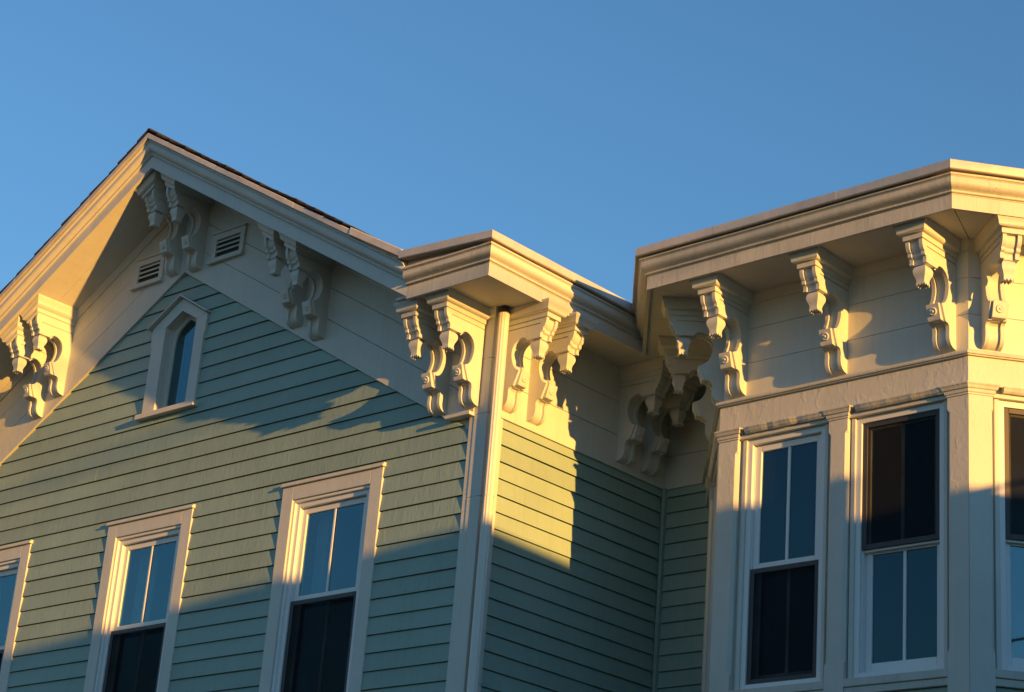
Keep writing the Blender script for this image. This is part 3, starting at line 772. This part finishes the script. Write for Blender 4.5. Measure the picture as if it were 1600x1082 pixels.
# bay windows
def bay_window(fr, u0, u1, scr, gu, gl, pl, pr, curtain=0):
    z0, z1 = 4.335, 5.955
    b = MB()
    b.box(fr, pl, u0, -0.20, -0.048, 4.24, 5.957); b.box(fr, u1, pr, -0.20, -0.048, 4.24, 5.957)
    root = b.build("window", M['cream'], house)
    b = MB(); b.box(fr, u0-0.030, u0, -0.0479, -0.026, z0, 5.957); b.box(fr, u1, u1+0.024, -0.0479, -0.026, z0, 5.957)
    b.build("bead", M['cream'], root, bevel=0.003)
    # head moulding, chipped and stopping short of the capitals
    L = pr-pl
    b = MB()
    pth = [(pl+0.06+L*0.90*i/14) for i in range(15)]
    vs = []
    pf = [(-0.036, 5.984), (0.010, 5.984), (0.020, 5.996), (0.026, 6.010), (0.030, 6.016), (0.030, 6.0235), (-0.036, 6.0235)]
    for i, u in enumerate(pth):
        chip = 0.010*max(0, noise.noise(Vector((u*17, fr.o[0]*3, 1))))
        for (d, z) in pf: vs.append(fr.p(u, d-(chip if d > 0 else 0), z+(chip*0.6 if z < 5.99 else 0)))
    n = 7; fs = [(i*n+j, i*n+(j+1) % n, (i+1)*n+(j+1) % n, (i+1)*n+j) for i in range(14) for j in range(n)]+[tuple(range(n-1, -1, -1)), tuple(range(14*n, 15*n))]
    b.add(vs, fs); b.build("head_moulding", M['cream_old'], root)
    b = MB(); b.box(fr, pl, pr, -0.0362, -0.010, 5.958, 5.9835); b.build("head_casing", M['cream'], root, bevel=0.002)
    sash_set(fr, root, u0, u1, z0, z1, -0.040, 5.105, scr, gu, gl, curtain=curtain)
    b = MB(); b.box(fr, pl, pr, -0.16, 0.004, 4.285, 4.334); b.box(fr, pl, pr, -0.044, -0.006, 4.240, 4.2835); b.build("sill", M['cream_old'], root, bevel=0.003)
    # recessed panel under the window
    b = MB(); b.box(fr, pl+0.01, pr-0.01, -0.0445, -0.030, 3.55, 4.235); b.build("apron_panel", M['green'], root)
bay_window(BAYF, 1.620-x1, 2.210-x1, 'low', 'glass_dim', 'glass_dim', 0.150, 2.256-x1)
bay_window(BAYF, 2.434-x1, 3.046-x1, 'up', 'glass_dim', 'glass_dim', 2.393-x1, 3.086-x1)
bay_window(BAYR, 0.196, 0.874, 'up', 'glass', 'glass', 0.150, 0.92)
bay_window(BAYL, LB-0.874, LB-0.196, 'low', 'glass', 'glass', LB-0.92, LB-0.150)
for x in (1.543, 2.311, 3.078): bracket(BAYF, x-x1, -0.020, ZS)
for u in (0.147, 0.915): bracket(BAYR, u, -0.020, ZS)
for u in (LB-0.10, LB-0.80): bracket(BAYL, u, -0.020, ZS)

# ------------------------------------------------------------------ attic window
b = MB()
b.poly(GAB, [(-3.822, 6.866), (-3.667, 6.866), (-3.667, 7.590), (-3.837, 7.612), (-3.837, 7.462), (-3.822, 7.444)], -0.030, 0.014)
b.poly(GAB, [(-3.283, 6.866), (-3.168, 6.866), (-3.168, 7.444), (-3.153, 7.462), (-3.153, 7.612), (-3.283, 7.590)], -0.030, 0.014)
b.poly(GAB, [(-3.837, 7.6125), (-3.667, 7.5905), (-3.478, 7.700), (-3.495, 7.812)], -0.030, 0.0141)
b.poly(GAB, [(-3.495, 7.812), (-3.478, 7.700), (-3.283, 7.5905), (-3.153, 7.6125)], -0.030, 0.0142)
att = b.build("attic_window", M['cream'], house, bevel=0.002)
b = MB()
b.poly(GAB, [(-3.872, 7.603), (-3.495, 7.822), (-3.495, 7.838), (-3.872, 7.620)], -0.013, 0.050)
b.poly(GAB, [(-3.495, 7.822), (-3.130, 7.610), (-3.130, 7.627), (-3.495, 7.838)], -0.013, 0.0501)
b.build("hood_moulding", M['cream'], att, bevel=0.002)
b = MB(); b.box(GAB, -3.858, -3.132, -0.03, 0.050, 6.822, 6.8655); b.build("sill", M['cream'], att, bevel=0.003)
b = MB()   # deep jamb lining
b.box(GAB, -3.700, -3.667, -0.20, -0.0305, 6.866, 7.585); b.box(GAB, -3.283, -3.250, -0.20, -0.0305, 6.866, 7.585)
b.poly(GAB, [(-3.700, 7.585), (-3.667, 7.585), (-3.478, 7.700), (-3.478, 7.74)], -0.20, -0.0305)
b.poly(GAB, [(-3.478, 7.74), (-3.478, 7.700), (-3.283, 7.585), (-3.250, 7.585)], -0.20, -0.0305)
b.box(GAB, -3.667, -3.283, -0.20, -0.0305, 6.846, 6.8655)
b.build("jamb_lining", M['cream'], att)
gl_pts = [(-3.636, 6.905), (-3.314, 6.905), (-3.314, 7.470), (-3.324, 7.530), (-3.352, 7.578), (-3.410, 7.622), (-3.475, 7.655), (-3.540, 7.622), (-3.598, 7.578), (-3.626, 7.530), (-3.636, 7.470)]
ot = [(-3.667, 6.866), (-3.283, 6.866), (-3.283, 7.48), (-3.283, 7.54), (-3.283, 7.59), (-3.38, 7.65), (-3.478, 7.70), (-3.57, 7.65), (-3.667, 7.59), (-3.667, 7.54), (-3.667, 7.48)]
b = MB(); n = len(ot)
vs = []
for w_ in (-0.100, -0.072):
    vs += [GAB.p(u, w_, z) for u, z in ot]+[GAB.p(u, w_, z) for u, z in gl_pts]
fs = []
for i in range(n):
    j = (i+1) % n
    fs += [(i, j, n+j, n+i), (2*n+i, 2*n+j, 3*n+j, 3*n+i), (n+i, n+j, 3*n+j, 3*n+i), (i, j, 2*n+j, 2*n+i)]
b.add(vs, fs); b.build("sash", M['cream'], att)
b = MB(); b.poly(GAB, gl_pts, -0.090, -0.087); b.build("glass_pane", M['glass'], att)
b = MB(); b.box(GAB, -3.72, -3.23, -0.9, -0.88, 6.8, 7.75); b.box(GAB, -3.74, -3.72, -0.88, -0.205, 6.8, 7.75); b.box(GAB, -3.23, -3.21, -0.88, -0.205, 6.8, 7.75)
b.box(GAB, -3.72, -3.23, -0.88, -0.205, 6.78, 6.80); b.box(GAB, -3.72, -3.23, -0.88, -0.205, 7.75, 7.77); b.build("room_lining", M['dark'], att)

# ------------------------------------------------------------------ gable vents
for (u0, u1) in ((-4.180, -3.805), (-3.190, -2.800)):
    z0, z1 = 8.030, 8.285; W = FR_W
    b = MB(); rect_ring(b, GAB, u0, u1, z0+0.03, z1, 0.050, W-0.002, W+0.020, tb=0.02)
    v = b.build("gable_vent", M['cream'], house, bevel=0.002)
    b = MB(); b.box(GAB, u0-0.005, u1+0.008, W, W+0.030, z1+0.001, z1+0.014); b.build("drip_cap", M['cream'], v)
    b = MB(); b.poly(GAB, [(u0-0.022, z0), (u1+0.005, z0), (u1+0.005, z0+0.0295), (u0-0.022, z0+0.0295)], W, W+0.036); b.build("sill", M['cream'], v, bevel=0.003)
    b = MB(); b.box(GAB, u0+0.048, u1-0.048, W-0.0005, W+0.001, z0+0.05, z1-0.05); b.build("vent_shade_sheet", M['dark'], v)  # dark sheet over the frieze, painted shade behind the louvres
    for k in range(3):
        zz = z0+0.088+k*0.042
        b = MB(); P = [(W+0.001, zz+0.022), (W+0.018, zz-0.002), (W+0.0195, zz+0.002), (W+0.003, zz+0.026)]
        b.add([GAB.p(u, w_, z) for u in (u0+0.050, u1-0.050) for w_, z in P], [(0, 1, 2, 3), (7, 6, 5, 4), (0, 4, 5, 1), (1, 5, 6, 2), (2, 6, 7, 3), (3, 7, 4, 0)])
        b.build("louvre", M['cream'], v)

# ------------------------------------------------------------------ downspout
b = MB(); b.tube([(0.072, 0.008, 0.15), (0.072, 0.008, 3.4), (0.072, 0.008, 6.905)], 0.0385, 24, -0.07)
ds = b.build("downspout", M['spout'], house, smooth=False)
b = MB(); b.tube([(0.072, 0.008, 6.88), (0.072, 0.008, 6.957)], 0.034, 20); b.build("outlet_shade_collar", M['dark_frame'], ds, smooth=True)  # dark collar stands in for shade where the spout enters the soffit
b = MB(); b.tube([(0.072, 0.008, 5.605), (0.072, 0.008, 5.612)], 0.0395, 20); b.build("seam_ring", M['spout'], ds, smooth=True)

# ------------------------------------------------------------------ ground
b = MB(); b.plan([(-900, -900), (900, -900), (900, 900), (-900, 900)], -0.5, 0.0); g = b.build("ground", M['ground']); tag(g, "grass and earth around the houses", kind="structure")
b = MB(); b.plan([(-400, -16), (400, -16), (400, -11), (-400, -11)], 0.0, 0.004); tag(b.build("road", M['asphalt']), "asphalt street in front of the house", kind="structure")
b = MB(); b.plan([(-400, -10.8), (400, -10.8), (400, -8.4), (-400, -8.4)], 0.0, 0.12); tag(b.build("pavement", M['concrete']), "concrete pavement by the street", kind="structure")

# ------------------------------------------------------------------ neighbouring house across the drive, on the sun's side
nb = tag(empty("neighbour_house", (15, -3, 0)), "pale green clapboard house across the drive with flat dark roof and lower rear wing", "house")
def nb_block(nm, x0, x1_, y0, y1, zt0, zt1, skew=0.0):
    b = MB(); vs = [(x0, y0, 0), (x1_, y0, 0), (x1_, y1-skew, 0), (x0, y1, 0), (x0, y0, zt0), (x1_, y0, zt0), (x1_, y1-skew, zt1), (x0, y1, zt1)]
    b.add(vs, [(0, 3, 2, 1), (4, 5, 6, 7), (0, 1, 5, 4), (1, 2, 6, 5), (2, 3, 7, 6), (3, 0, 4, 7)])
    o = b.build(nm, M['pale_green'], nb)
    z = 0.4
    while z < min(zt0, zt1)-0.2:
        s = MB(); s.poly(Fr(x0, y0, 0, 1) if False else Fr(x0, y1, 0, -1), [(0, z), (y1-y0, z), (y1-y0, z+0.012), (0, z+0.012)], 0.0, 0.014)
        s.build("clapboard_edge", M['pale_green'], o); z += 0.14
    return o
nb_block("rear_wing_wall", 12.1, 19, -2.6, 9.0, 6.02, 6.02)
nb_block("front_wall", 11.90, 19, -8.5, -0.893, 6.55, 6.28, 1.53)
b = MB()
b.add([(11.85, -8.7, 6.572), (19.2, -8.7, 6.572), (19.2, -2.45, 6.281), (11.85, -0.878, 6.281), (11.85, -8.7, 6.632), (19.2, -8.7, 6.632), (19.2, -2.45, 6.341), (11.85, -0.878, 6.341)],
      [(0, 3, 2, 1), (4, 5, 6, 7), (0, 1, 5, 4), (1, 2, 6, 5), (2, 3, 7, 6), (3, 0, 4, 7)]); b.build("roof", M['shingle'], nb)
b = MB(); b.plan([(11.95, -0.93), (19, -2.55), (19, 9.1), (11.95, 9.1)], 6.021, 6.08); b.build("rear_wing_roof", M['shingle'], nb)
for (y, z, p) in ((-6.4, 3.9, 0), (-4.2, 3.9, 0), (-2.2, 3.9, 0), (1.5, 3.9, 1), (4.5, 3.9, 1)):
    xx = (11.90, 12.1)[p]; fr = Fr(xx, y, 0, -1)
    b = MB(); rect_ring(b, fr, -0.5, 0.5, z, z+1.6, 0.1, 0.0, 0.04)
    o = b.build("window", M['vinyl'], nb)
    b = MB(); b.box(fr, -0.4, 0.4, 0.002, 0.012, z+0.1, z+1.5); b.build("pane", M['dark_frame'], o)

# ------------------------------------------------------------------ utility poles and service cable
def pole(name, x, y, h, label):
    b = MB(); b.tube([(x, y, 0), (x, y, h)], [0.13, 0.10], 14); o = b.build(name, M['pole'], smooth=True)
    tag(o, label, "pole", "utility poles"); return o
pole("utility_pole", 6.7, -3.45, 4.75, "short wooden service pole between the two houses")
pole("utility_pole", 12.9, 10.2, 9.6, "tall wooden utility pole behind the pale green house")
pole("utility_pole", 23.0, 6.5, 12.5, "tallest wooden utility pole beyond the pale green house")
pole("utility_pole", 23.0, -16.0, 12.0, "wooden utility pole by the street past the pale green house")
for (z0, z1, nm) in ((10.6, 10.2, "upper"), (9.7, 9.2, "lower")):
    pp = [Vector((23.0, 6.5, z0)).lerp(Vector((23.0, -16.0, z1)), i/30)-Vector((0, 0, 4*0.7*(i/30)*(1-i/30))) for i in range(31)]
    b = MB(); b.tube(pp, 0.022, 6); tag(b.build("power_line", M['cable'], smooth=True), nm+" black power line strung between the two tall poles beyond the pale green house", "power line", "power lines")
P = Vector((9.28, -0.31, 5.85)); D = Vector((0.194, 0.231, 0.107)).normalized()
a = P-D*4.0; c = P+D*9.0
pts = [a.lerp(c, i/40)+Vector((0, 0, -0.25*4*(i/40)*(1-i/40)+0.21)) for i in range(41)]
b = MB(); b.tube(pts, 0.014, 8); tag(b.build("service_cable", M['cable'], smooth=True), "black service cable strung from the short pole past the pale green house", "cable")
